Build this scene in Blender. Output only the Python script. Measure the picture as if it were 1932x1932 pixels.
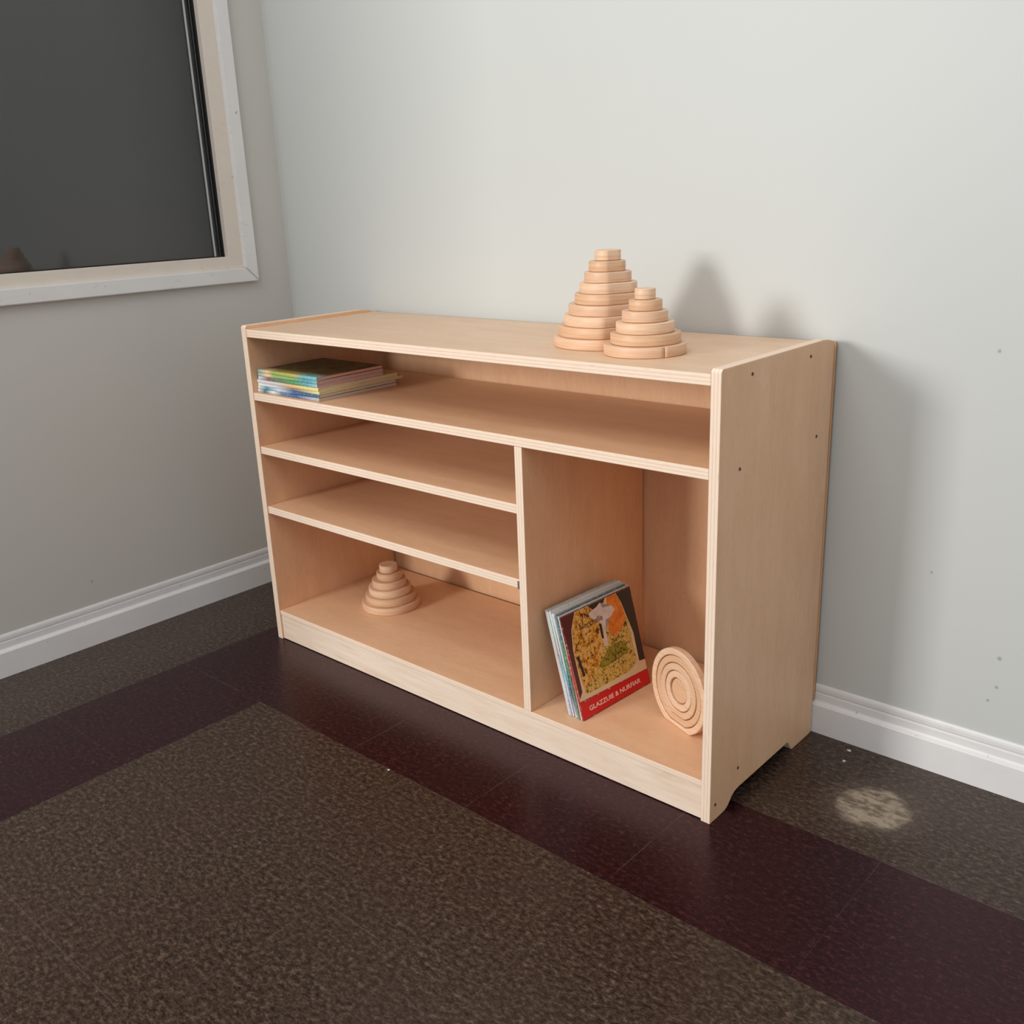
import bpy, bmesh, math, random
from mathutils import Vector, Matrix

for o in list(bpy.data.objects):
    bpy.data.objects.remove(o, do_unlink=True)
S = bpy.context.scene
COL = S.collection

# ---------------------------------------------------------------- camera
cam_d = bpy.data.cameras.new('camera')
cam = bpy.data.objects.new('camera', cam_d)
COL.objects.link(cam)
_r = Vector((0.74629, 0.664493, -0.038726))
_u = Vector((-0.175368, 0.252414, 0.951595))
_f = Vector((-0.642103, 0.703375, -0.304905))
M = Matrix((_r, _u, -_f)).transposed().to_4x4()
M.translation = Vector((1.91378, -1.60463, 1.00159))
cam.matrix_world = M
cam_d.sensor_width = 36
cam_d.lens = 36 * 1836.42 / 1932
cam_d.clip_start = 0.02
S.camera = cam

# ---------------------------------------------------------------- light and exposure
W_ = bpy.data.worlds.new('world')
S.world = W_
W_.use_nodes = True
W_.node_tree.nodes['Background'].inputs[0].default_value = (0.93, 0.96, 1.0, 1)
W_.node_tree.nodes['Background'].inputs[1].default_value = 0.70

def area(name, loc, target, sx, sy, power, col):
    d = bpy.data.lights.new(name, 'AREA')
    d.shape = 'RECTANGLE'; d.size = sx; d.size_y = sy
    d.energy = power; d.color = col
    o = bpy.data.objects.new(name, d); COL.objects.link(o)
    o.location = loc
    o.rotation_euler = (Vector(target) - Vector(loc)).to_track_quat('-Z', 'Y').to_euler()
    return o
area('window_daylight', (-0.70, -4.6, 1.62), (0.8, 0, 0.5), 0.90, 0.90, 108, (1.0, 0.98, 0.95))
area('overhead_fill_light', (1.0, -2.1, 2.9), (0.9, 0, 0.5), 1.4, 1.4, 22, (1.0, 0.98, 0.95))  # unseen overhead fill, added to brighten the left-facing surfaces

S.view_settings.view_transform = 'Standard'
S.view_settings.look = 'None'
S.view_settings.gamma = 1
S.view_settings.exposure = 0.12
S.view_settings.use_curve_mapping = False

# ---------------------------------------------------------------- helpers
def lin(c):
    return tuple(((v / 255) / 12.92 if v / 255 <= 0.04045 else ((v / 255 + 0.055) / 1.055) ** 2.4) for v in c)

class NT:
    """small node-tree helper"""
    def __init__(s, name, rough=0.5, spec=0.5):
        s.m = bpy.data.materials.new(name); s.m.use_nodes = True
        s.t = s.m.node_tree; s.b = s.t.nodes['Principled BSDF']
        s.b.inputs['Roughness'].default_value = rough
        s.b.inputs['Specular IOR Level'].default_value = spec
    def n(s, kind, **kw):
        x = s.t.nodes.new(kind)
        for k, v in kw.items(): setattr(x, k, v)
        return x
    def set(s, sock, v):
        if hasattr(v, 'is_output') or isinstance(v, bpy.types.NodeSocket): s.t.links.new(v, sock)
        else: sock.default_value = v
    def math(s, op, a, b=None, c=None, clamp=False):
        x = s.n('ShaderNodeMath', operation=op, use_clamp=clamp)
        s.set(x.inputs[0], a)
        if b is not None: s.set(x.inputs[1], b)
        if c is not None: s.set(x.inputs[2], c)
        return x.outputs[0]
    def mix(s, fac, a, b, blend='MIX'):
        x = s.n('ShaderNodeMix', data_type='RGBA', blend_type=blend)
        s.set(x.inputs[0], fac)
        s.set(x.inputs[6], (*a, 1) if isinstance(a, tuple) and len(a) == 3 else a)
        s.set(x.inputs[7], (*b, 1) if isinstance(b, tuple) and len(b) == 3 else b)
        return x.outputs[2]
    def coord(s, which='Object'):
        return s.n('ShaderNodeTexCoord').outputs[which]
    def sep(s, v):
        x = s.n('ShaderNodeSeparateXYZ'); s.t.links.new(v, x.inputs[0]); return x.outputs
    def scale(s, v, sc, loc=(0, 0, 0)):
        x = s.n('ShaderNodeMapping'); x.inputs['Scale'].default_value = sc; x.inputs['Location'].default_value = loc
        s.t.links.new(v, x.inputs[0]); return x.outputs[0]
    def noise(s, v, scale, detail=4, rough=0.6, dist=0.0):
        x = s.n('ShaderNodeTexNoise'); s.t.links.new(v, x.inputs['Vector'])
        x.inputs['Scale'].default_value = scale; x.inputs['Detail'].default_value = detail
        x.inputs['Roughness'].default_value = rough; x.inputs['Distortion'].default_value = dist
        return x.outputs['Fac']
    def ramp(s, fac, stops, interp='LINEAR'):
        x = s.n('ShaderNodeValToRGB'); x.color_ramp.interpolation = interp
        e = x.color_ramp.elements
        while len(e) < len(stops): e.new(0.5)
        for i, (p, c) in enumerate(stops):
            e[i].position = p; e[i].color = (*c, 1)
        s.set(x.inputs[0], fac); return x.outputs[0]
    def rng(s, v, a, b, c=0.0, d=1.0):
        x = s.n('ShaderNodeMapRange'); s.set(x.inputs[0], v)
        for i, q in enumerate((a, b, c, d)): x.inputs[i + 1].default_value = q
        return x.outputs[0]
    def col(s, c): s.set(s.b.inputs['Base Color'], (*c, 1) if isinstance(c, tuple) and len(c) == 3 else c); return s
    def bump(s, h, strength=0.2, dist=0.002):
        x = s.n('ShaderNodeBump'); x.inputs['Strength'].default_value = strength; x.inputs['Distance'].default_value = dist
        s.set(x.inputs['Height'], h); s.t.links.new(x.outputs[0], s.b.inputs['Normal']); return s

def plain(name, rgb, rough=0.5, spec=0.5, var=0.08, sc=60):
    t = NT(name, rough, spec)
    c = lin(rgb)
    f = t.noise(t.coord(), sc, 3)
    t.col(t.mix(f, tuple(v * (1 - var) for v in c), tuple(min(1, v * (1 + var)) for v in c)))
    return t.m

# ---------------------------------------------------------------- materials
def veneer(name, rgb, seed=0.0):
    t = NT(name, 0.42, 0.4)
    uv = t.coord('UV'); c = lin(rgb)
    u1 = t.scale(uv, (3.0, 20, 1), (seed, seed * 1.7, 0))
    g = t.noise(u1, 1.6, 6, 0.62, 0.6)
    fine = t.noise(t.scale(uv, (22, 260, 1), (seed, 0, 0)), 1.5, 3, 0.6)
    blot = t.noise(t.scale(uv, (3, 7, 1), (seed * 3, 1, 0)), 1.4, 3, 0.5, 0.3)
    d = tuple(v * k for v, k in zip(c, (0.90, 0.86, 0.80)))
    l = tuple(min(1, v * k) for v, k in zip(c, (1.05, 1.07, 1.10)))
    a = t.ramp(g, [(0.20, d), (0.55, c), (0.88, l)])
    a = t.mix(t.rng(fine, 0.50, 0.75, 0, 0.12), a, tuple(v * 0.80 for v in c))
    a = t.mix(t.rng(blot, 0.35, 0.62, 0.45, 0.0), a, tuple(v * k for v, k in zip(c, (0.92, 0.84, 0.78))))
    fl = t.noise(t.scale(uv, (26, 95, 1), (seed, 7, 0)), 1.6, 4, 0.7)
    a = t.mix(t.rng(fl, 0.50, 0.66, 0, 0.30), a, tuple(v * k for v, k in zip(c, (0.80, 0.70, 0.62))))
    fl2 = t.noise(t.scale(uv, (12, 30, 1), (seed, 11, 0)), 1.3, 5, 0.7)
    a = t.mix(t.rng(fl2, 0.50, 0.68, 0, 0.30), a, tuple(min(1, v * k) for v, k in zip(c, (1.08, 1.10, 1.12))))
    # little pin knots / mineral streaks
    kn = t.noise(t.scale(uv, (40, 90, 1), (seed, 3, 0)), 1.0, 1, 0.5)
    a = t.mix(t.rng(kn, 0.76, 0.82, 0, 0.35), a, tuple(v * 0.55 for v in c))
    t.col(a); t.bump(fine, 0.06, 0.0006)
    return t.m
BIRCH = veneer('birch_veneer', (232, 189, 150), 0.0)
BIRCH_SIDE = veneer('birch_veneer_side', (230, 186, 148), 5.3)
BIRCH_TOP = veneer('birch_veneer_top', (226, 193, 162), 9.1)  # greyer copy of the birch, reflected sheen put into the colour

def ply_edge():
    t = NT('plywood_edge', 0.55, 0.3)
    uv = t.coord('UV'); x = t.sep(uv)
    lay = t.math('ABSOLUTE', t.math('SUBTRACT', t.math('FRACT', t.math('MULTIPLY', x[1], 3.0)), 0.5))
    streak = t.noise(t.scale(uv, (34, 3, 1)), 1.6, 4, 0.7)
    a = t.mix(t.rng(lay, 0.28, 0.42), lin((240, 216, 194)), lin((224, 194, 166)))
    a = t.mix(t.rng(streak, 0.35, 0.7, 0.0, 0.40), a, lin((243, 222, 202)))
    gap = t.noise(t.scale(uv, (16, 9, 1), (4, 2, 0)), 1.8, 3, 0.6)
    a = t.mix(t.rng(gap, 0.64, 0.72, 0, 0.6), a, lin((128, 92, 66)))
    t.col(a); return t.m
PLY = ply_edge()

def solid_maple():
    t = NT('kick_board_birch', 0.5, 0.35)
    uv = t.coord('UV')
    g = t.noise(t.scale(uv, (3, 40, 1), (2, 8, 0)), 1.6, 5, 0.6, 1.2)
    a = t.ramp(g, [(0.3, lin((222, 196, 170))), (0.5, lin((234, 212, 190))), (0.75, lin((240, 222, 203)))])
    t.col(a); return t.m
KICK = solid_maple()

def ring_wood(name, rgb, seed):
    t = NT(name, 0.45, 0.4); c = lin(rgb)
    co = t.coord()
    g = t.noise(t.scale(co, (9, 9, 190), (seed, 0, 0)), 1.6, 5, 0.6, 0.4)
    b = t.noise(t.scale(co, (12, 12, 12), (seed, 2, 0)), 1.2, 2, 0.5)
    a = t.ramp(g, [(0.3, tuple(v * k for v, k in zip(c, (0.84, 0.77, 0.70)))), (0.55, c), (0.8, tuple(min(1, v * 1.1) for v in c))])
    a = t.mix(t.rng(b, 0.3, 0.7, 0.3, 0), a, tuple(v * k for v, k in zip(c, (0.88, 0.80, 0.72))))
    t.col(a); return t.m
RINGW = [ring_wood('beech_a', (226, 188, 156), 1), ring_wood('beech_b', (233, 198, 166), 4), ring_wood('beech_c', (221, 181, 145), 7)]

def paint_wall(name, rgb, spots, axis_u, var=0.035):
    t = NT(name, 0.48, 0.35); c = lin(rgb)
    co = t.coord(); x = t.sep(co)
    big = t.noise(co, 1.6, 3, 0.5)
    a = t.mix(big, tuple(v * (1 - var) for v in c), tuple(v * (1 + var) for v in c))
    for (u, z, r) in spots:
        du = t.math('SUBTRACT', x[axis_u], u); dz = t.math('SUBTRACT', x[2], z)
        d = t.math('SQRT', t.math('ADD', t.math('MULTIPLY', du, du), t.math('MULTIPLY', dz, dz)))
        a = t.mix(t.rng(d, r * 0.4, r, 0.55, 0), a, tuple(v * 0.35 for v in c))
    t.col(a)
    t.bump(t.noise(co, 420, 2, 0.5), 0.10, 0.0006)
    return t.m
WALLB = paint_wall('wall_paint_back', (199, 201, 197), [(1.522, 0.244, .005), (1.523, 0.191, .004), (1.512, 0.163, .0035), (1.468, 0.751, .004), (1.40, 0.37, .003)], 0)
WALLL = paint_wall('wall_paint_left', (197, 194, 187), [(-0.66, 0.158, .004), (-0.30, 0.52, .002)], 1)

def white_paint(name, rgb, dirt=0.4, sc=24):
    t = NT(name, 0.42, 0.45); c = lin(rgb); co = t.coord()
    a = t.mix(t.noise(co, 9, 4, 0.6), tuple(v * 0.92 for v in c), tuple(min(1, v * 1.05) for v in c))
    s = t.noise(t.scale(co, (1, 1, 2.5)), sc, 6, 0.75)
    a = t.mix(t.rng(s, 0.60, 0.74, 0, dirt), a, lin((150, 146, 140)))
    s2 = t.noise(co, 90, 2, 0.5)
    a = t.mix(t.rng(s2, 0.74, 0.78, 0, dirt * 1.6), a, lin((100, 95, 90)))
    t.col(a); t.bump(s, 0.15, 0.001); return t.m
WHITE = white_paint('baseboard_white_paint', (226, 224, 222), 0.22)
CASING = white_paint('casing_white_paint', (222, 220, 218), 0.45)
STOPW = white_paint('sash_cream_paint', (216, 205, 192), 0.35)

def floor_mat():
    t = NT('vinyl_tile', 0.33, 0.75); co = t.coord(); x = t.sep(co)
    X, Y = x[0], x[1]
    gt = lambda a, v: t.math('GREATER_THAN', a, v)
    lt = lambda a, v: t.math('LESS_THAN', a, v)
    outer = t.math('MULTIPLY', gt(X, -0.060), lt(Y, -0.295))
    inner = t.math('MULTIPLY', gt(X, 0.245), lt(Y, -0.600))
    dark = t.math('SUBTRACT', outer, inner, clamp=True)
    n1 = t.noise(t.scale(co, (1, 1.6, 1)), 88, 6, 0.78)
    n2 = t.noise(co, 7, 3, 0.55)
    n3 = t.noise(t.scale(co, (1.5, 1, 1), (3, 1, 0)), 260, 2, 0.6)
    n4 = t.noise(t.scale(co, (1, 1, 1), (9, 4, 0)), 34, 3, 0.6)
    fld = t.ramp(n1, [(0.36, lin((14, 9, 7))), (0.46, lin((48, 36, 28))), (0.55, lin((72, 56, 45))), (0.68, lin((122, 102, 86)))])
    fld = t.mix(t.rng(n2, 0.3, 0.7, 0, 0.35), fld, lin((58, 40, 34)))
    fld = t.mix(t.rng(n4, 0.55, 0.72, 0, 0.40), fld, lin((50, 40, 32)))
    drk = t.ramp(n1, [(0.36, lin((6, 2, 3))), (0.47, lin((26, 8, 12))), (0.56, lin((42, 15, 21))), (0.70, lin((92, 54, 60)))])
    drk = t.mix(t.rng(n2, 0.35, 0.7, 0, 0.4), drk, lin((32, 20, 20)))
    a = t.mix(dark, fld, drk)
    a = t.mix(t.rng(n3, 0.66, 0.72, 0, 0.30), a, lin((130, 112, 100)))
    # seams of the 12 inch grid
    def seam(c, off):
        f = t.math('FRACT', t.math('ADD', t.math('DIVIDE', t.math('SUBTRACT', c, off), 0.305), 20.0))
        d = t.math('ABSOLUTE', t.math('SUBTRACT', f, 0.5))
        return t.math('GREATER_THAN', d, 0.4972)
    sm = t.math('MAXIMUM', seam(X, 0.345 - 0.305 * 1 + 0.305 / 1 - 0.1), seam(Y, -0.600 + 0.0))
    sm2 = t.math('MULTIPLY', sm, t.rng(n2, 0.45, 0.6, 0.10, 0.5))
    a = t.mix(sm2, a, lin((92, 78, 74)))
    # worn pale round patch where something stood
    dx = t.math('SUBTRACT', X, 1.402); dy = t.math('SUBTRACT', Y, -0.168)
    ca, sa = math.cos(0.35), math.sin(0.35)
    p = t.math('ADD', t.math('MULTIPLY', dx, ca), t.math('MULTIPLY', dy, sa))
    q = t.math('SUBTRACT', t.math('MULTIPLY', dy, ca), t.math('MULTIPLY', dx, sa))
    r = t.math('SQRT', t.math('ADD', t.math('MULTIPLY', p, p), t.math('MULTIPLY', q, q)))
    nn = t.noise(co, 16, 5, 0.7)
    rr = t.math('ADD', r, t.rng(nn, 0.2, 0.8, -0.014, 0.014))
    st = t.rng(rr, 0.050, 0.064, 1.0, 0.0)
    hole = t.noise(t.scale(co, (1.0, 2.2, 1), (0.2, .3, 0)), 26, 4, 0.7)
    st = t.math('MULTIPLY', st, t.rng(hole, 0.42, 0.56, 0.18, 0.90))
    halo = t.math('MULTIPLY', t.rng(r, 0.055, 0.10, 0.18, 0.0), 1.0)
    a = t.mix(halo, a, lin((128, 112, 98)))
    a = t.mix(st, a, lin((158, 144, 124)))
    t.col(a)
    t.set(t.b.inputs['Roughness'], t.math('ADD', t.rng(n1, 0.3, 0.7, 0.20, 0.34), t.math('MULTIPLY', st, 0.3)))
    t.set(t.b.inputs['Specular IOR Level'], t.rng(dark, 0, 1, 0.36, 0.46))
    t.set(t.b.inputs['Specular Tint'], t.mix(dark, (1.0, .95, .90), (1.0, .44, .53)))
    t.bump(n1, 0.22, 0.0010)
    return t.m
FLOOR = floor_mat()

def clear_glass():
    t = NT('window_glass', 0.02, 0.5)
    t.b.inputs['Transmission Weight'].default_value = 1.0
    t.b.inputs['IOR'].default_value = 1.45
    t.col((0.95, 0.95, 0.95)); return t.m
GLASS = clear_glass()
NIGHT = plain('dark_backing', (78, 78, 79), 0.9, 0.1, 0.05, 3)  # plain dark colour for the unlit space beyond the glass
BLACK = plain('black_gasket', (14, 14, 15), 0.5, 0.4)
SCREW = plain('dark_screw_steel', (70, 48, 34), 0.5, 0.5)
MARK = plain('filled_screw_hole', (196, 158, 124), 0.6, 0.3)
CHIP = plain('paint_flake', (205, 196, 184), 0.8, 0.2)

# ---------------------------------------------------------------- mesh helpers
def link(name, bm, mats, parent=None, loc=None, smooth=False):
    me = bpy.data.meshes.new(name); bm.normal_update(); bm.to_mesh(me); bm.free()
    for m in (mats if isinstance(mats, (list, tuple)) else [mats]): me.materials.append(m)
    if smooth:
        for p in me.polygons: p.use_smooth = True
    o = bpy.data.objects.new(name, me); COL.objects.link(o)
    if loc is not None: o.location = loc
    if parent is not None:
        o.parent = parent
    return o

def tag(o, label=None, cat=None, group=None, kind=None):
    if label: o['label'] = label
    if cat: o['category'] = cat
    if group: o['group'] = group
    if kind: o['kind'] = kind
    return o

def thing(name, label, cat, loc=(0, 0, 0), group=None):
    o = bpy.data.objects.new(name, None); COL.objects.link(o)
    o.location = loc; o.empty_display_size = 0.05
    return tag(o, label, cat, group)

def box_into(bm, lo, hi):
    vs = [bm.verts.new((x, y, z)) for x in (lo[0], hi[0]) for y in (lo[1], hi[1]) for z in (lo[2], hi[2])]
    fs = [(0, 1, 3, 2), (4, 6, 7, 5), (0, 4, 5, 1), (2, 3, 7, 6), (0, 2, 6, 4), (1, 5, 7, 3)]
    out = [bm.faces.new([vs[i] for i in f]) for f in fs]
    return out

def prism_into(bm, poly, axis, a, b):
    """poly: list of 2D points in the two other axes (cyclic order), extruded a..b along axis"""
    def P(p, t):
        if axis == 0: return (t, p[0], p[1])
        if axis == 1: return (p[0], t, p[1])
        return (p[0], p[1], t)
    A = [bm.verts.new(P(p, a)) for p in poly]; B = [bm.verts.new(P(p, b)) for p in poly]
    n = len(poly)
    bm.faces.new(A); bm.faces.new(B[::-1])
    for i in range(n): bm.faces.new((A[i], B[i], B[(i + 1) % n], A[(i + 1) % n]))
    bmesh.ops.recalc_face_normals(bm, faces=bm.faces)

def finish_board(bm, lo, hi, thick, grain, bevel=0.0012):
    bmesh.ops.recalc_face_normals(bm, faces=bm.faces)
    if bevel:
        es = [e for e in bm.edges if len(e.link_faces) == 2 and e.calc_face_angle(0) > 0.6]
        bmesh.ops.bevel(bm, geom=es, offset=bevel, segments=2, affect='EDGES', profile=0.6)
    bm.normal_update()
    uvl = bm.loops.layers.uv.new('UVMap')
    for f in bm.faces:
        n = [abs(c) for c in f.normal]; dom = n.index(max(n))
        if dom == thick and n[dom] > 0.95:
            f.material_index = 0
            other = [k for k in range(3) if k != thick and k != grain][0]
            for l in f.loops:
                l[uvl].uv = (l.vert.co[grain], l.vert.co[other])
        else:
            f.material_index = 1
            along = [k for k in range(3) if k != thick and k != dom]
            a = along[0] if along else 0
            for l in f.loops:
                l[uvl].uv = (l.vert.co[a] * 1.0, (l.vert.co[thick] - lo[thick]) / (hi[thick] - lo[thick]))

def board(name, lo, hi, thick, grain, parent, face=BIRCH, edge=None, bevel=0.0012):
    bm = bmesh.new(); box_into(bm, lo, hi)
    finish_board(bm, lo, hi, thick, grain, bevel)
    return link(name, bm, [face, edge or PLY], parent)

def structure(name, bm, mats):
    return tag(link(name, bm, mats), kind='structure')

# ---------------------------------------------------------------- the room
XL, YB = -0.3423, 0.0121
bm = bmesh.new(); box_into(bm, (XL - .2, -4.5, -0.1), (4.5, YB + .15, 0.0))
structure('floor', bm, FLOOR)
bm = bmesh.new(); box_into(bm, (XL - .15, YB, 0.0), (4.5, YB + .15, 2.7))
structure('wall_back', bm, WALLB)
WY0, WY1, WZ0, WZ1 = -1.45, -0.150, 0.880, 1.95      # rough window opening
bm = bmesh.new()
box_into(bm, (XL - .15, -2.2, 0), (XL, WY0, 2.7))
box_into(bm, (XL - .15, WY1, 0), (XL, YB, 2.7))
box_into(bm, (XL - .15, WY0, 0), (XL, WY1, WZ0))
box_into(bm, (XL - .15, WY0, WZ1), (XL, WY1, 2.7))
structure('wall_left', bm, WALLL)

HB, BT = 0.0988, 0.0117
prof = [(0, 0), (BT, 0), (BT, .058), (BT - .0008, .0595), (BT - .0026, .0600), (BT - .0028, .0612), (BT - .0060, .0630),
        (.0042, .066), (.0041, .079), (.0031, .0825), (.0040, .0855), (.0040, .0915), (.0032, .0955), (.0016, HB), (0, HB)]
bm = bmesh.new(); prism_into(bm, [(YB - d, z) for d, z in prof], 0, XL, 4.5)
structure('baseboard_back', bm, WHITE)
bm = bmesh.new(); prism_into(bm, [(XL + d * 1.0, z) for d, z in prof], 1, -2.2, YB - BT)
structure('baseboard_left', bm, WHITE)

# window: casing, cream stop, glass, dark beyond
win = thing('window_1', None, None, (XL, -0.8, WZ0)); win['kind'] = 'structure'
def wpart(name, boxes, mat, bevel=0.0015):
    bm = bmesh.new()
    for lo, hi in boxes:
        box_into(bm, [a - b for a, b in zip(lo, win.location)], [a - b for a, b in zip(hi, win.location)])
    if bevel:
        bmesh.ops.bevel(bm, geom=list(bm.edges), offset=bevel, segments=2, affect='EDGES', profile=0.6)
    return link(name, bm, mat, win)
def mitre(name, pts, x0, x1, mat):
    bm = bmesh.new()
    prism_into(bm, [(y - win.location[1], z - win.location[2]) for y, z in pts], 0, x0 - win.location[0], x1 - win.location[0])
    es = [e for e in bm.edges if e.calc_face_angle(0) > 0.5]
    bmesh.ops.bevel(bm, geom=es, offset=0.002, segments=2, affect='EDGES')
    return link(name, bm, mat, win)
oy, oz, iy, iz = -0.095, 0.827, -0.131, 0.862
fy, fz = -1.505, 1.97; gy, gz = -1.469, 1.935
mitre('window_casing', [(oy, oz), (oy, fz), (iy, gz), (iy, iz)], XL, XL + .016, CASING)
mitre('window_casing', [(oy - .0006, oz - .0006), (iy - .0006, iz - .0006), (gy, iz), (fy, oz)], XL, XL + .0155, CASING)
mitre('window_casing', [(oy, fz), (fy, fz), (gy, gz), (iy, gz)], XL, XL + .016, CASING)
mitre('window_casing', [(fy, oz), (gy, iz), (gy, gz), (fy, fz)], XL, XL + .016, CASING)
sy, sz = -0.172, 0.892
wpart('window_stop', [((XL - .02, sy, iz - .004), (XL + .004, iy + .004, gz + .004))], STOPW)
wpart('window_stop', [((XL - .02, gy - .004, iz - .004), (XL + .003, sy + .0005, sz))], STOPW)
wpart('window_stop', [((XL - .02, gy - .004, iz), (XL + .003, gy + .04, gz))], STOPW)
wpart('window_stop', [((XL - .02, gy, gz - .03), (XL + .003, iy, gz + .004))], STOPW)
g0, g1 = XL - .026, XL - .022
wpart('glass_pane', [((g0, gy, iz), (g1, iy, gz))], GLASS, 0)
wpart('glazing_gasket', [((g1, gy, sz - .012), (XL - .012, sy, sz + .002))], BLACK, 0)
wpart('glazing_gasket', [((g1, sy - .005, sz), (XL - .012, sy, gz))], BLACK, 0)
wpart('frame_reflection_strip', [((g1 - .001, sy - .024, sz), (g1 + .003, sy - .0205, gz))], plain('reflection_grey', (178, 180, 180), 0.4, 0.5), 0)  # thin pale strip added as the frame's reflection in the glass
wpart('dark_backing_sheet', [((XL - .075, gy, iz - .01), (XL - .07, iy, gz))], NIGHT, 0)  # added sheet standing in for the darkness behind the window

# ---------------------------------------------------------------- the shelf unit
W, D, H, T = 1.2105, 0.3785, 0.760, 0.0176
Z2, Z3, Z4, ZB, XD, TI = 0.6102, 0.4849, 0.3409, 0.0756, 0.8041, 0.0079
unit = thing('shelf_unit', 'low birch plywood shelf unit with open compartments standing against the pale wall', 'shelf unit', (0, 0, 0))

def side_panel(x0, x1):
    pts = [(-D, 0.0), (-.351, 0.0), (-.330, .0005), (-.322, .003), (-.314, .009), (-.306, .017), (-.297, .0215), (-.285, .0235),
           (-.106, .0235), (-.100, .0225), (-.092, .012), (-.085, .002), (-.082, 0.0), (-.004, 0.0), (-.004, H - .007),
           (-.012, H - .005), (-.030, H - .0015), (-.045, H), (-D + .004, H), (-D, H - .004)]
    bm = bmesh.new(); prism_into(bm, pts, 0, x0, x1)
    finish_board(bm, (x0, -D, 0), (x1, 0, H), 0, 2, 0.0016)
    return link('side_panel', bm, [BIRCH_SIDE, PLY], unit)
side_panel(0, T)
side_panel(W - T, W)
yb = -0.0080
e = 0.0004
board('top_panel', (T + e, -D + .001, H - TI - T), (W - T - e, yb, H - TI), 2, 0, unit, BIRCH_TOP)
board('shelf', (T + e, -D + .001, Z2 - T), (W - T - e, yb, Z2), 2, 0, unit)
board('shelf', (T + e, -D + .003, Z3 - T), (XD - e, yb, Z3), 2, 0, unit)
board('shelf', (T + e, -D + .003, Z4 - T), (XD - e, yb, Z4), 2, 0, unit)
board('bottom_shelf', (T + e, -D + .002, ZB - T * .62), (W - T - e, yb, ZB), 2, 0, unit)
board('divider', (XD, -D + .001, ZB + e), (XD + T, yb, Z2 - T - e), 0, 2, unit)
board('kick_board', (T + e, -D + .004, .0015), (W - T - e, -D + .020, ZB - T * .62 - e), 1, 0, unit, KICK, KICK)
board('back_panel', (0.0, 0.0034, 0.066), (W, 0.0078, H - .010), 1, 2, unit, BIRCH, plain('shaded_ply_edge', (158, 122, 84), .7, .2))  # edge colour darkened to stand in for the shadowed gap
# a crossing rail at the back of the base carries the bottom shelf
board('rear_rail', (T + e, -.060, .024), (W - T - e, -.044, ZB - T * .62 - e), 1, 0, unit)

def screw(y, z, r=.0031, mat=SCREW, x=W):
    bm = bmesh.new()
    bmesh.ops.create_cone(bm, cap_ends=True, segments=14, radius1=r, radius2=r * .8, depth=.0012,
                          matrix=Matrix.Translation((x + .0003, y, z)) @ Matrix.Rotation(math.pi / 2, 4, 'Y'))
    box_into(bm, (x + .0006, y - r * .8, z - .0003), (x + .0011, y + r * .8, z + .0003))
    return link('screw', bm, mat, unit)
for y, z in ((-.288, .740), (-.093, .739), (-.055, .597), (-.317, .599), (-.362, .030), (-.289, .064)):
    screw(y, z)
# metal shelf pin seen under the right end of the lowest half shelf
bm = bmesh.new(); box_into(bm, (XD - .0045, -D + .0012, Z4 - T - .001), (XD - .0012, -D + .0028, Z4 - .003))
link('shelf_pin', bm, plain('pin_steel', (120, 112, 108), 0.35, 0.6), unit)

# ---------------------------------------------------------------- stacking rings
def ring_mesh(R, r, h, split=None, seg=72, bev=0.0016, flat=None):
    bm = bmesh.new()
    prof = [(R - bev, 0), (R - bev * .3, bev * .3), (R, bev), (R, h - bev), (R - bev * .3, h - bev * .3), (R - bev, h)]
    if r > 0: prof += [(r + bev, h), (r + bev * .3, h - bev * .3), (r, h - bev), (r, bev), (r + bev * .3, bev * .3), (r + bev, 0)]
    gap = (0.0016 / R) if split is not None else 0
    a0 = split if split is not None else 0
    n = seg
    cols = []
    for i in range(n + (1 if split is not None else 0)):
        a = a0 + gap / 2 + (2 * math.pi - gap) * i / n
        def cl(q0):
            x, y = q0 * math.cos(a), q0 * math.sin(a)
            if flat is None: return x, y
            fa, k = flat
            lim = R * k - (R - q0) * (1.0 if q0 > (R + r) / 2 else .80)
            cc = x * math.cos(fa) + y * math.sin(fa)
            if cc > lim:
                x -= (cc - lim) * math.cos(fa); y -= (cc - lim) * math.sin(fa)
            return x, y
        cols.append([bm.verts.new((*cl(q[0]), q[1])) for q in prof])
    m = len(prof)
    cnt = n
    for i in range(cnt):
        A = cols[i]; B = cols[(i + 1) % len(cols)]
        for j in range(m if r > 0 else m - 1):
            bm.faces.new((A[j], B[j], B[(j + 1) % m], A[(j + 1) % m]))
    if r <= 0:
        bm.faces.new([c[0] for c in cols][::-1]); bm.faces.new([c[-1] for c in cols])
    elif split is not None:
        bm.faces.new(cols[0]); bm.faces.new(cols[-1][::-1])
    bmesh.ops.recalc_face_normals(bm, faces=bm.faces)
    return bm

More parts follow.
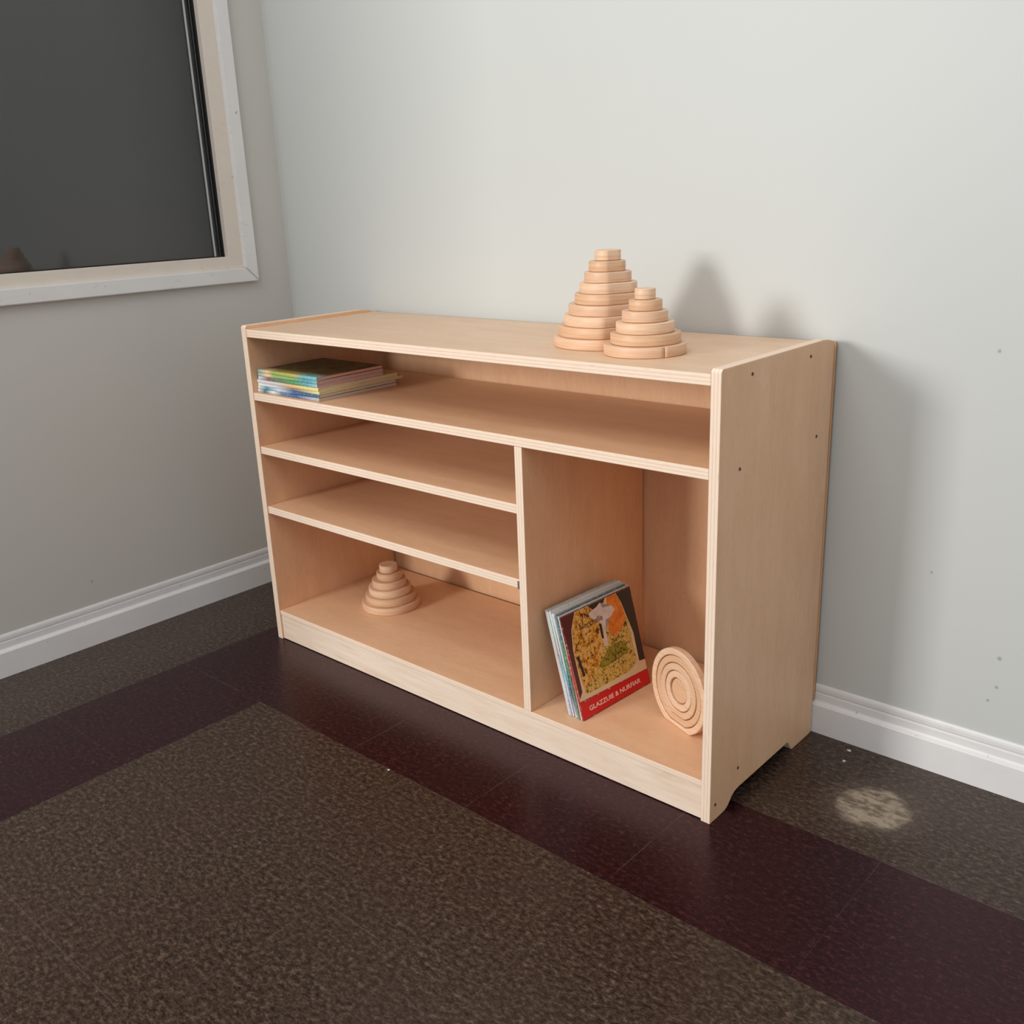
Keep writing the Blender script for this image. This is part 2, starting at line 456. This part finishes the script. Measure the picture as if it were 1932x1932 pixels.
random.seed(4)
ORD = ['', 'second', 'third', 'fourth', 'fifth', 'sixth', 'seventh', 'eighth', 'ninth']
def tower(cx, cy, z0, n, h, r0, r1, where, group, split=None, flat=None):
    for i in range(n):                      # i = 0 is the widest, at the bottom
        R = r1 + (r0 - r1) * i / (n - 1)
        top = (i == n - 1)
        bm = ring_mesh(R, 0 if top else max(R - .0135, .004), h - .0002, split if i == 0 else None, flat=None if flat is None else (flat, (.80 if n == 6 else .825) if i < 3 else .88))
        k = n - i
        if top: lab = 'smallest pale beech ring, topmost of ' + where
        elif i == 0: lab = 'widest pale beech ring, lowest of ' + where
        else: lab = '%s pale beech ring from the top of %s' % (ORD[k - 1], where)
        o = link('stacking_ring', bm, RINGW[(i * 2 + n) % 3])
        o.data.polygons.foreach_set('use_smooth', [abs(p.normal.z) < .9 for p in o.data.polygons])
        o.location = (cx + (random.uniform(-.0012, .0012) if i else 0), cy + (random.uniform(-.0012, .0012) if i else 0), z0 + .0003 + i * (h + .00005))
        o.rotation_euler = (0, 0, 0)
        tag(o, lab, 'stacking ring', group)
tower(.8745, -.1930, H - TI, 9, .0179, .0228, .0970, 'the taller stack on the shelf unit', 'rings of the taller stack on top', flat=-.443)
tower(.9950, -.2555, H - TI, 6, .0175, .0171, .0684, 'the shorter stack on the shelf unit', 'rings of the shorter stack on top', split=-.50, flat=math.pi - .443)
tower(.2120, -.1890, ZB, 6, .0177, .0215, .0700, 'the stack inside the bottom compartment', 'rings of the stack in the bottom compartment')

# ---------------------------------------------------------------- nested D-shaped rings standing on the bottom shelf
az, tilt = -.368, .015
hx = Vector((math.cos(az), math.sin(az), 0)); nx = Vector((-math.sin(az), math.cos(az), 0))
vx = Vector((0, 0, 1)) * math.cos(tilt) + nx * math.sin(tilt)
ny = hx.cross(vx)                       # points away from the viewer or towards: thickness axis
if ny.dot(nx) < 0: ny = -ny
def dshape(r, hh, n=56):
    a0 = -math.asin(min(hh / r, .999))
    return [(r * math.cos(a0 + (math.pi - 2 * a0) * i / n), r * math.sin(a0 + (math.pi - 2 * a0) * i / n)) for i in range(n + 1)]
def round_poly(p, q): return p
def dring(Ro, Ho, Ri, Hi, depth, push, mat):
    bm = bmesh.new(); bev = .0013
    def lay(r, hh, d): return [bm.verts.new((x, d, y)) for x, y in dshape(r, hh)]
    L = [lay(Ro, Ho, push + bev), lay(Ro - bev, Ho - bev, push)]
    if Ri: L += [lay(Ri + bev, Hi + bev, push), lay(Ri, Hi, push + bev), lay(Ri, Hi, push + depth), ]
    L += [lay(Ro, Ho, push + depth)]
    m = len(L); n = len(L[0])
    if Ri:
        for j in range(m):
            A, B = L[j], L[(j + 1) % m]
            for i in range(n): bm.faces.new((A[i], A[(i + 1) % n], B[(i + 1) % n], B[i]))
    else:
        for A, B in ((L[0], L[1]), (L[0], L[2])):
            for i in range(n): bm.faces.new((A[i], A[(i + 1) % n], B[(i + 1) % n], B[i]))
        bm.faces.new(L[1]); bm.faces.new(L[2])
    bmesh.ops.recalc_face_normals(bm, faces=bm.faces)
    return bm
base_c = Vector((1.066, -.255, ZB)) + vx * .0714
RM = Matrix((hx, ny, vx)).transposed().to_4x4(); RM.translation = base_c
spec = [(.0800, .0710, .0678, .0640), (.0660, .0622, .0536, .0505), (.0518, .0487, .0394, .0386), (.0376, .0368, .0254, .0254), (.0234, .0234, 0, 0)]
NL = ['outermost D-shaped beech ring of the nested set beside the picture books',
      'second D-shaped beech ring from outside in the nested set beside the picture books',
      'third D-shaped beech ring from outside in the nested set beside the picture books',
      'innermost hollow D-shaped beech ring of the nested set beside the picture books',
      'solid centre block filling the nested beech rings beside the picture books']
for k, (a, b, c, d) in enumerate(spec):
    bm = dring(a, b, c, d, .012, (.0, .0012, .0004, .0012, .0045)[k], None)
    o = link('nesting_ring' if k < 4 else 'nesting_block', bm, RINGW[(k + 1) % 3])
    o.matrix_world = RM
    tag(o, NL[k], 'nesting ring' if k < 4 else 'nesting block', 'nested beech set in the right compartment')

# ---------------------------------------------------------------- paper materials
def pages_mat(name, rgb, ax=2):
    t = NT(name, 0.8, 0.2); x = t.sep(t.coord()); c = lin(rgb)
    w = t.noise(t.scale(t.coord(), tuple(2600 if i == ax else 3 for i in range(3))), 1, 2, 0.6)
    t.col(t.mix(t.rng(w, .3, .7), tuple(v * .78 for v in c), c)); return t.m
def bands_mat(name, stops, length, seed, ax=0):
    """printed spine: coloured bands along its length with a little printing noise"""
    t = NT(name, 0.45, 0.45); co = t.coord(); x = t.sep(co)
    n = t.noise(t.scale(co, (45, 45, 200), (seed, 0, 0)), 1.5, 3, 0.6)
    f = t.math('ADD', t.math('DIVIDE', x[ax], length), t.rng(n, .2, .8, -.02, .02))
    a = t.ramp(f, [(p, lin(c)) for p, c in stops], 'LINEAR')
    n2 = t.noise(t.scale(co, (160, 160, 700), (seed, 4, 0)), 1.0, 2, 0.6)
    a = t.mix(t.rng(n2, .58, .66, 0, .55), a, lin((236, 236, 230)))
    n3 = t.noise(t.scale(co, (190, 190, 600), (seed + 3, 4, 0)), 1.0, 2, 0.6)
    a = t.mix(t.rng(n3, .62, .68, 0, .5), a, lin((40, 46, 50)))
    t.col(a); return t.m
PINKP = pages_mat('pink_page_edges', (232, 176, 162))
CREAMP = pages_mat('cream_page_edges', (234, 214, 184))
GREYP = pages_mat('grey_page_edges', (190, 178, 158), 0)

def book(name, w, d, th, cover_mat, page_mat, label, group, loc, rot, spine='front', cov=.0007):
    """local frame: width x 0..w along the spine, depth y 0..d away from the spine, thickness z 0..th"""
    t = thing(name, label, 'book', (0, 0, 0), group)
    bm = bmesh.new()
    r = th / 2
    # wrapped cover: back board, rounded spine, front board
    def pr(off):
        o_ = []
        o_.append((d, off)); o_.append((r * .5, off))
        for k in range(1, 6):
            a = -math.pi / 2 - math.pi * k / 6
            o_.append((r * .5 + (r - off) * .5 * math.cos(a), r + (r - off) * math.sin(a)))
        o_.append((r * .5, th - off)); o_.append((d, th - off)); return o_
    A = pr(0); B = pr(cov)
    poly = A + B[::-1]
    vA = [bm.verts.new((0, y, z)) for y, z in poly]; vB = [bm.verts.new((w, y, z)) for y, z in poly]
    n = len(poly); m = len(A)
    for i in range(n): bm.faces.new((vA[i], vB[i], vB[(i + 1) % n], vA[(i + 1) % n]))
    for vs in (vA, vB):
        for i in range(m - 1): bm.faces.new((vs[i], vs[i + 1], vs[n - 2 - i], vs[n - 1 - i]))
    bmesh.ops.recalc_face_normals(bm, faces=bm.faces)
    c = link('cover', bm, cover_mat, t)
    bm = bmesh.new(); box_into(bm, (.0012, .0014, cov + .00005), (w - .0012, d - .0014, th - cov - .00005))
    p = link('pages', bm, page_mat, t)
    t.matrix_world = Matrix.Translation(loc) @ rot
    return t, c

# ---- pile lying on the upper shelf, spines to the front
pile = [
 # w, d, th, yaw, dx, dy, stops, label
 (.2240, .222, .0068, .00, .0000, .000, [(0, (226, 228, 226)), (.12, (40, 110, 130)), (.26, (225, 228, 230)), (.40, (92, 128, 160)), (.65, (62, 92, 150)), (.9, (180, 178, 190))], 'blue and white spined book, lowest of the pile under the top', CREAMP),
 (.2230, .220, .0072, .00, .0004, .001, [(0, (228, 232, 232)), (.15, (70, 140, 160)), (.35, (208, 214, 220)), (.60, (60, 98, 152)), (.95, (60, 100, 120))], 'dark blue spined book, second from the bottom of the pile', CREAMP),
 (.2235, .240, .0060, -.05, .0005, -.002, [(0, (236, 236, 228)), (.3, (214, 214, 220)), (.6, (120, 110, 120)), (1, (232, 222, 160))], 'white spined book in mid pile with a cream fore edge', CREAMP),
 (.2230, .226, .0085, .02, -.0002, .001, [(0, (226, 218, 222)), (.3, (206, 210, 214)), (.55, (228, 182, 122)), (.8, (232, 210, 130)), (1, (226, 222, 150))], 'yellow and white spined book just under the pink-edged books', CREAMP),
 (.2140, .186, .0078, .06, .0080, .000, [(0, (206, 224, 226)), (.17, (150, 90, 90)), (.28, (110, 120, 86)), (.6, (92, 150, 92)), (.85, (96, 168, 180)), (1, (170, 190, 200))], 'dark green spined book, lowest of the pink-edged ones in the pile', PINKP),
 (.2145, .185, .0076, .06, .0078, .000, [(0, (130, 180, 178)), (.17, (240, 206, 170)), (.27, (150, 180, 120)), (.6, (120, 176, 110)), (.82, (80, 150, 168)), (1, (120, 180, 190))], 'bright green spined book, second from the top of the pile', PINKP),
 (.2140, .184, .0078, .06, .0080, .000, [(0, (110, 170, 166)), (.16, (242, 196, 140)), (.27, (160, 176, 84)), (.62, (196, 176, 80)), (.78, (110, 176, 180)), (1, (120, 186, 186))], 'olive and turquoise spined book, topmost of the pile', PINKP),
]
z = Z2 + .0003
for i, (w, d, th, yaw, dx, dy, st, lab, pg) in enumerate(pile):
    cm = bands_mat('printed_spine_%d' % i, st, w, i * 1.7)
    if i == len(pile) - 1:
        t_ = NT('top_cover_print', 0.4, 0.45); x_ = t_.sep(t_.coord())
        base = bands_mat('printed_spine_top', st, w, 3.3)
        cm = base
        # upper face beyond the spine: picture darkened, shelf shadow put into its colour
        nt = cm.node_tree; b = nt.nodes['Principled BSDF']
        old = b.inputs['Base Color'].links[0].from_socket
        h = NT.__new__(NT); h.m = cm; h.t = nt; h.b = b
        yy = h.sep(h.coord())[1]
        pic = h.ramp(h.noise(h.coord(), 26, 3, .5), [(0.35, lin((70, 52, 30))), (.5, lin((96, 84, 40))), (.62, lin((62, 38, 52))), (.75, lin((84, 104, 112)))])
        h.col(h.mix(h.rng(yy, .004, .035), old, pic))
    o, _ = book('picture_book', w, d, th - .0002, cm, pg, lab, 'pile of books on the upper shelf', (.0190 + dx, -.3660 + dy + (.004 if yaw < 0 else 0), z), Matrix.Rotation(yaw if yaw > 0 else 0, 4, 'Z') if False else Matrix.Rotation(0, 4, 'Z'))
    z += th
# small pink tag-like book corner sticking out behind the pile
# ---- leaning row of thin picture books
ps, la = .062, .2684
dv = Vector((math.sin(ps), math.cos(ps), 0)); nh = Vector((-math.cos(ps), math.sin(ps), 0))
upv = Vector((0, 0, 1)) * math.cos(la) + nh * math.sin(la)
nv = dv.cross(upv)            # outward normal of the front cover (towards +x)
if nv.x < 0: nv = -nv
row = [ # thickness, height, width, colours of spine, label
 (.0042, .1995, .2015, [(0, (150, 30, 34)), (.35, (190, 60, 60)), (.7, (120, 30, 30)), (1, (90, 24, 28))], 'thin picture book with amber garden scene and red band, front of the leaning row'),
 (.0036, .2010, .2020, [(0, (226, 214, 196)), (.4, (190, 70, 66)), (.8, (228, 208, 190)), (1, (220, 210, 200))], 'cream and red spined paperback right behind the amber picture book'),
 (.0050, .2020, .2020, [(0, (104, 124, 108)), (.3, (86, 130, 96)), (.6, (96, 146, 100)), (.8, (90, 120, 130)), (1, (88, 116, 124))], 'green spined paperback, third in the leaning row'),
 (.0034, .2030, .2030, [(0, (200, 200, 190)), (.4, (60, 60, 66)), (1, (186, 190, 188))], 'dark streaked spine paperback between green and white ones in the leaning row'),
 (.0044, .2035, .2025, [(0, (206, 206, 214)), (.25, (90, 92, 130)), (.4, (90, 170, 184)), (.5, (200, 210, 206)), (1, (220, 222, 220))], 'white spined paperback with turquoise patch in the leaning row'),
 (.0030, .2000, .2000, [(0, (70, 74, 80)), (.4, (160, 166, 168)), (.7, (84, 96, 104)), (1, (210, 214, 214))], 'thin grey and slate spined paperback in the middle of the leaning row'),
 (.0042, .2050, .2030, [(0, (210, 208, 216)), (.3, (198, 210, 214)), (.5, (120, 180, 190)), (.6, (206, 204, 200)), (1, (222, 224, 220))], 'pale grey spined paperback with turquoise band before the pinkish mottled one'),
 (.0046, .2045, .2010, [(0, (190, 186, 196)), (.3, (222, 222, 220)), (.6, (206, 180, 176)), (.8, (196, 214, 206)), (1, (206, 210, 206))], 'white and pinkish mottled spine paperback, second from the back of the leaning row'),
 (.0042, .2060, .2020, [(0, (208, 204, 214)), (.5, (206, 204, 204)), (1, (188, 190, 184))], 'off white spined paperback against the divider, rearmost of the leaning row'),
]
B0 = Vector((.9227, -.3446, ZB))
off = 0.0
front_cover = None
lea = thing
for i, (th, h, w, st, lab) in enumerate(row):
    # local frame of book(): x along spine (here: up), y across the cover (here: dv), z thickness (here: nv)
    cm = bands_mat('row_spine_%d' % i, st, h, 20 + i * 2.1)
    slide = B0 - nv * (off + th)
    # drop the lower edge of every book onto the shelf
    zlow = (slide - Vector((0, 0, 0))).z
    k = (ZB - zlow + .0005) / upv.z
    base = slide + upv * k
    if i == 0: base = B0 - nv * th + upv * ((ZB + .0005 - (B0 - nv * th).z) / upv.z)
    jit = (0, .001, -.001, .0015, .0, .002, .001, -.0015, -.0005)[i]
    R = Matrix((upv, dv, nv)).transposed().to_4x4()
    o, c = book('picture_book', h, w, th - .0002, cm, GREYP, lab, 'leaning row of picture books', base + dv * jit, R)
    if i == 0: front_cover = (o, c, th - .0002)
    off += th

# artwork of the front cover: flat printed shapes, each a sub-part lying on the cover
fo, fc, fth = front_cover
def speck(name, stops, sc, seed=0.0, rough=.35):
    t = NT(name, rough, 0.5); co = t.coord()
    n = t.noise(t.scale(co, (1, 1, 1), (seed, seed, 0)), sc, 4, 0.65, 0.5)
    t.col(t.ramp(n, [(p, lin(c)) for p, c in stops])); return t.m
INK = plain('ink_black', (22, 16, 18), .35, .5)
INKR = plain('ink_maroon', (84, 26, 28), .35, .5)
CREAM = plain('ink_cream', (222, 196, 158), .35, .5)
AMB = speck('ink_amber_scene', [(.36, (40, 24, 8)), (.43, (170, 104, 16)), (.52, (216, 156, 50)), (.60, (230, 196, 130)), (.68, (120, 70, 14))], 120)
ORG = speck('ink_orange', [(.30, (190, 104, 24)), (.5, (226, 118, 16)), (.7, (226, 160, 70))], 60, 2)
GRN = speck('ink_olive', [(.36, (24, 18, 6)), (.45, (112, 104, 20)), (.55, (168, 152, 50)), (.65, (50, 38, 10))], 150, 4)
PALE = speck('ink_pale_lilac', [(.30, (196, 178, 158)), (.5, (216, 198, 190)), (.7, (226, 214, 206))], 80, 6)
LOW = speck('ink_straw', [(.36, (50, 36, 10)), (.43, (186, 146, 44)), (.54, (226, 194, 110)), (.64, (104, 80, 20))], 130, 8)
RED = plain('ink_red', (206, 14, 22), .35, .5, .05)
def art(name, pts, mat, layer):
    bm = bmesh.new()
    z0 = fth + .00002; z1 = fth + .00006 + layer * .00005
    # picture coordinates: u across the cover, v up -> local x = v, local y = u
    P = [(min(max(v, .0), .1992), min(max(u, .0006), .2008)) for u, v in pts]
    vs = [bm.verts.new((x, y, z1)) for x, y in P]; vb = [bm.verts.new((x, y, z0)) for x, y in P]
    bm.faces.new(vs); bm.faces.new(vb[::-1])
    n = len(P)
    for i in range(n): bm.faces.new((vs[i], vb[i], vb[(i + 1) % n], vs[(i + 1) % n]))
    bmesh.ops.triangulate(bm, faces=[f for f in bm.faces if len(f.verts) > 4])
    bmesh.ops.recalc_face_normals(bm, faces=bm.faces)
    return link(name, bm, mat, fc)
art('cover_background', [(0.0015, .0360), (.0015, .199), (.200, .199), (.200, .030)], CREAM, 0)
art('dark_margin', [(0.0012, 0.1989), (0.0385, 0.1989), (0.0205, 0.1693), (0.0135, 0.1328), (0.0131, 0.0848), (0.0131, 0.0517), (0.003, 0.0406)], INKR, 1)
art('garden_scene', [(0.0400, 0.1985), (0.0752, 0.1985), (0.088, 0.1872), (0.1028, 0.1502), (0.095, 0.113), (0.0716, 0.083), (0.0208, 0.0488), (0.0163, 0.0881), (0.0150, 0.1261), (0.0228, 0.1683)], AMB, 1)
art('meadow', [(0.0716, 0.083), (.095, .113), (.108, .150), (0.172, .150), (0.1755, 0.1385), (0.1766, 0.113), (0.1745, 0.0852), (0.1784, 0.0537), (0.150, 0.043), (0.0276, 0.0431), (.020, .0488)], LOW, 1)
art('dark_margin', [(0.0752, 0.1988), (0.1252, 0.1988), (0.117, 0.1900), (0.1088, .1950), (0.0980, .1880), (0.088, 0.1872)], INK, 2)
art('sunset_panel', [(0.1298, 0.1988), (0.1560, 0.1988), (0.1640, .183), (0.1690, 0.166), (0.1715, 0.1435), (0.1528, 0.1273), (0.121, 0.1225), (0.1187, 0.1434), (0.1250, 0.1728)], ORG, 2)
art('shrubbery', [(0.0716, 0.083), (0.0946, 0.0978), (0.1238, 0.1089), (0.1555, 0.1040), (0.1584, 0.0786), (0.1022, 0.0746), (0.0774, 0.0732)], GRN, 2)
art('pale_figure', [(0.0700, 0.1843), (0.0984, 0.1900), (0.1088, 0.1950), (0.1138, 0.1835), (0.1400, 0.1800), (0.1460, 0.1700), (0.1300, .1600), (0.1146, 0.1586), (0.1092, 0.1399), (0.1070, 0.1101), (0.0968, 0.1119), (0.1006, 0.1564), (0.0862, 0.168)], PALE, 3)
art('dark_stem', [(0.0946, 0.1561), (0.1016, 0.1558), (0.1000, 0.1261), (0.0945, 0.1289)], INK, 4)
art('dark_stem', [(0.0185, 0.1178), (0.0251, 0.1177), (0.0304, 0.0784), (0.0243, 0.0765)], INK, 4)
art('dark_margin', [(0.1579, 0.1988), (0.2000, 0.1988), (0.2000, 0.050), (0.1827, 0.0521), (0.1835, 0.1108), (0.1735, 0.152), (.1680, .176)], INK, 4)
art('red_band', [(0.0008, 0.0322), (0.2004, 0.0290), (0.2004, 0.0010), (0.0008, 0.0010)], RED, 2)

def lettering(name, text, size, u, v, width, mat, layer, parent, bold=0.0):
    cu = bpy.data.curves.new('tmp_text', 'FONT'); cu.body = text; cu.size = size; cu.extrude = 0.00002
    cu.resolution_u = 3; cu.offset = bold
    to = bpy.data.objects.new('tmp_text', cu); COL.objects.link(to)
    dg = bpy.context.evaluated_depsgraph_get(); dg.update()
    me = bpy.data.meshes.new_from_object(to.evaluated_get(dg))
    bpy.data.objects.remove(to, do_unlink=True)
    xs = [q.co.x for q in me.vertices]; sx = width / (max(xs) - min(xs)); x0 = min(xs)
    for q in me.vertices:
        x, y, zz = q.co
        q.co = (v + y, u + (x - x0) * sx, fth + .00012 + layer * .00005 + zz)
    me.materials.clear(); me.materials.append(mat); me.name = name
    o = bpy.data.objects.new(name, me); COL.objects.link(o); o.parent = parent
    return o
WHT = plain('ink_white', (240, 214, 206), .4, .5)
BRN = plain('ink_brown', (52, 34, 18), .4, .5)
lettering('band_lettering', 'GLAZZUIE & NURFIAR',   .0125, .0215, .0115, .152, WHT, 3, fc, .0002)
lettering('title_lettering', 'The', .014, .052, .179, .022, INK, 5, fc, .0001)
lettering('title_lettering', 'Norchelle', .016, .042, .162, .066, BRN, 5, fc, .0001)

# ---------------------------------------------------------------- crumbs on the floor
for (x, y, s, lab) in ((1.295, -.022, .0045, 'white paint flake on the floor beside the back baseboard'),
                       (1.303, -.062, .0040, 'pale paint flake on the floor, a little farther from the baseboard'),
                       (.662, -.603, .0032, 'tiny white crumb where dark tile band meets brown tiles in front of the unit')):
    bm = bmesh.new()
    bmesh.ops.create_icosphere(bm, subdivisions=1, radius=s)
    for v in bm.verts:
        v.co.x *= random.uniform(.7, 1.3); v.co.y *= random.uniform(.6, 1.2); v.co.z = max(v.co.z * .35, -.0001) 
    o = link('floor_crumb', bm, CHIP, loc=(x, y, .0002)); tag(o, lab, 'crumb')
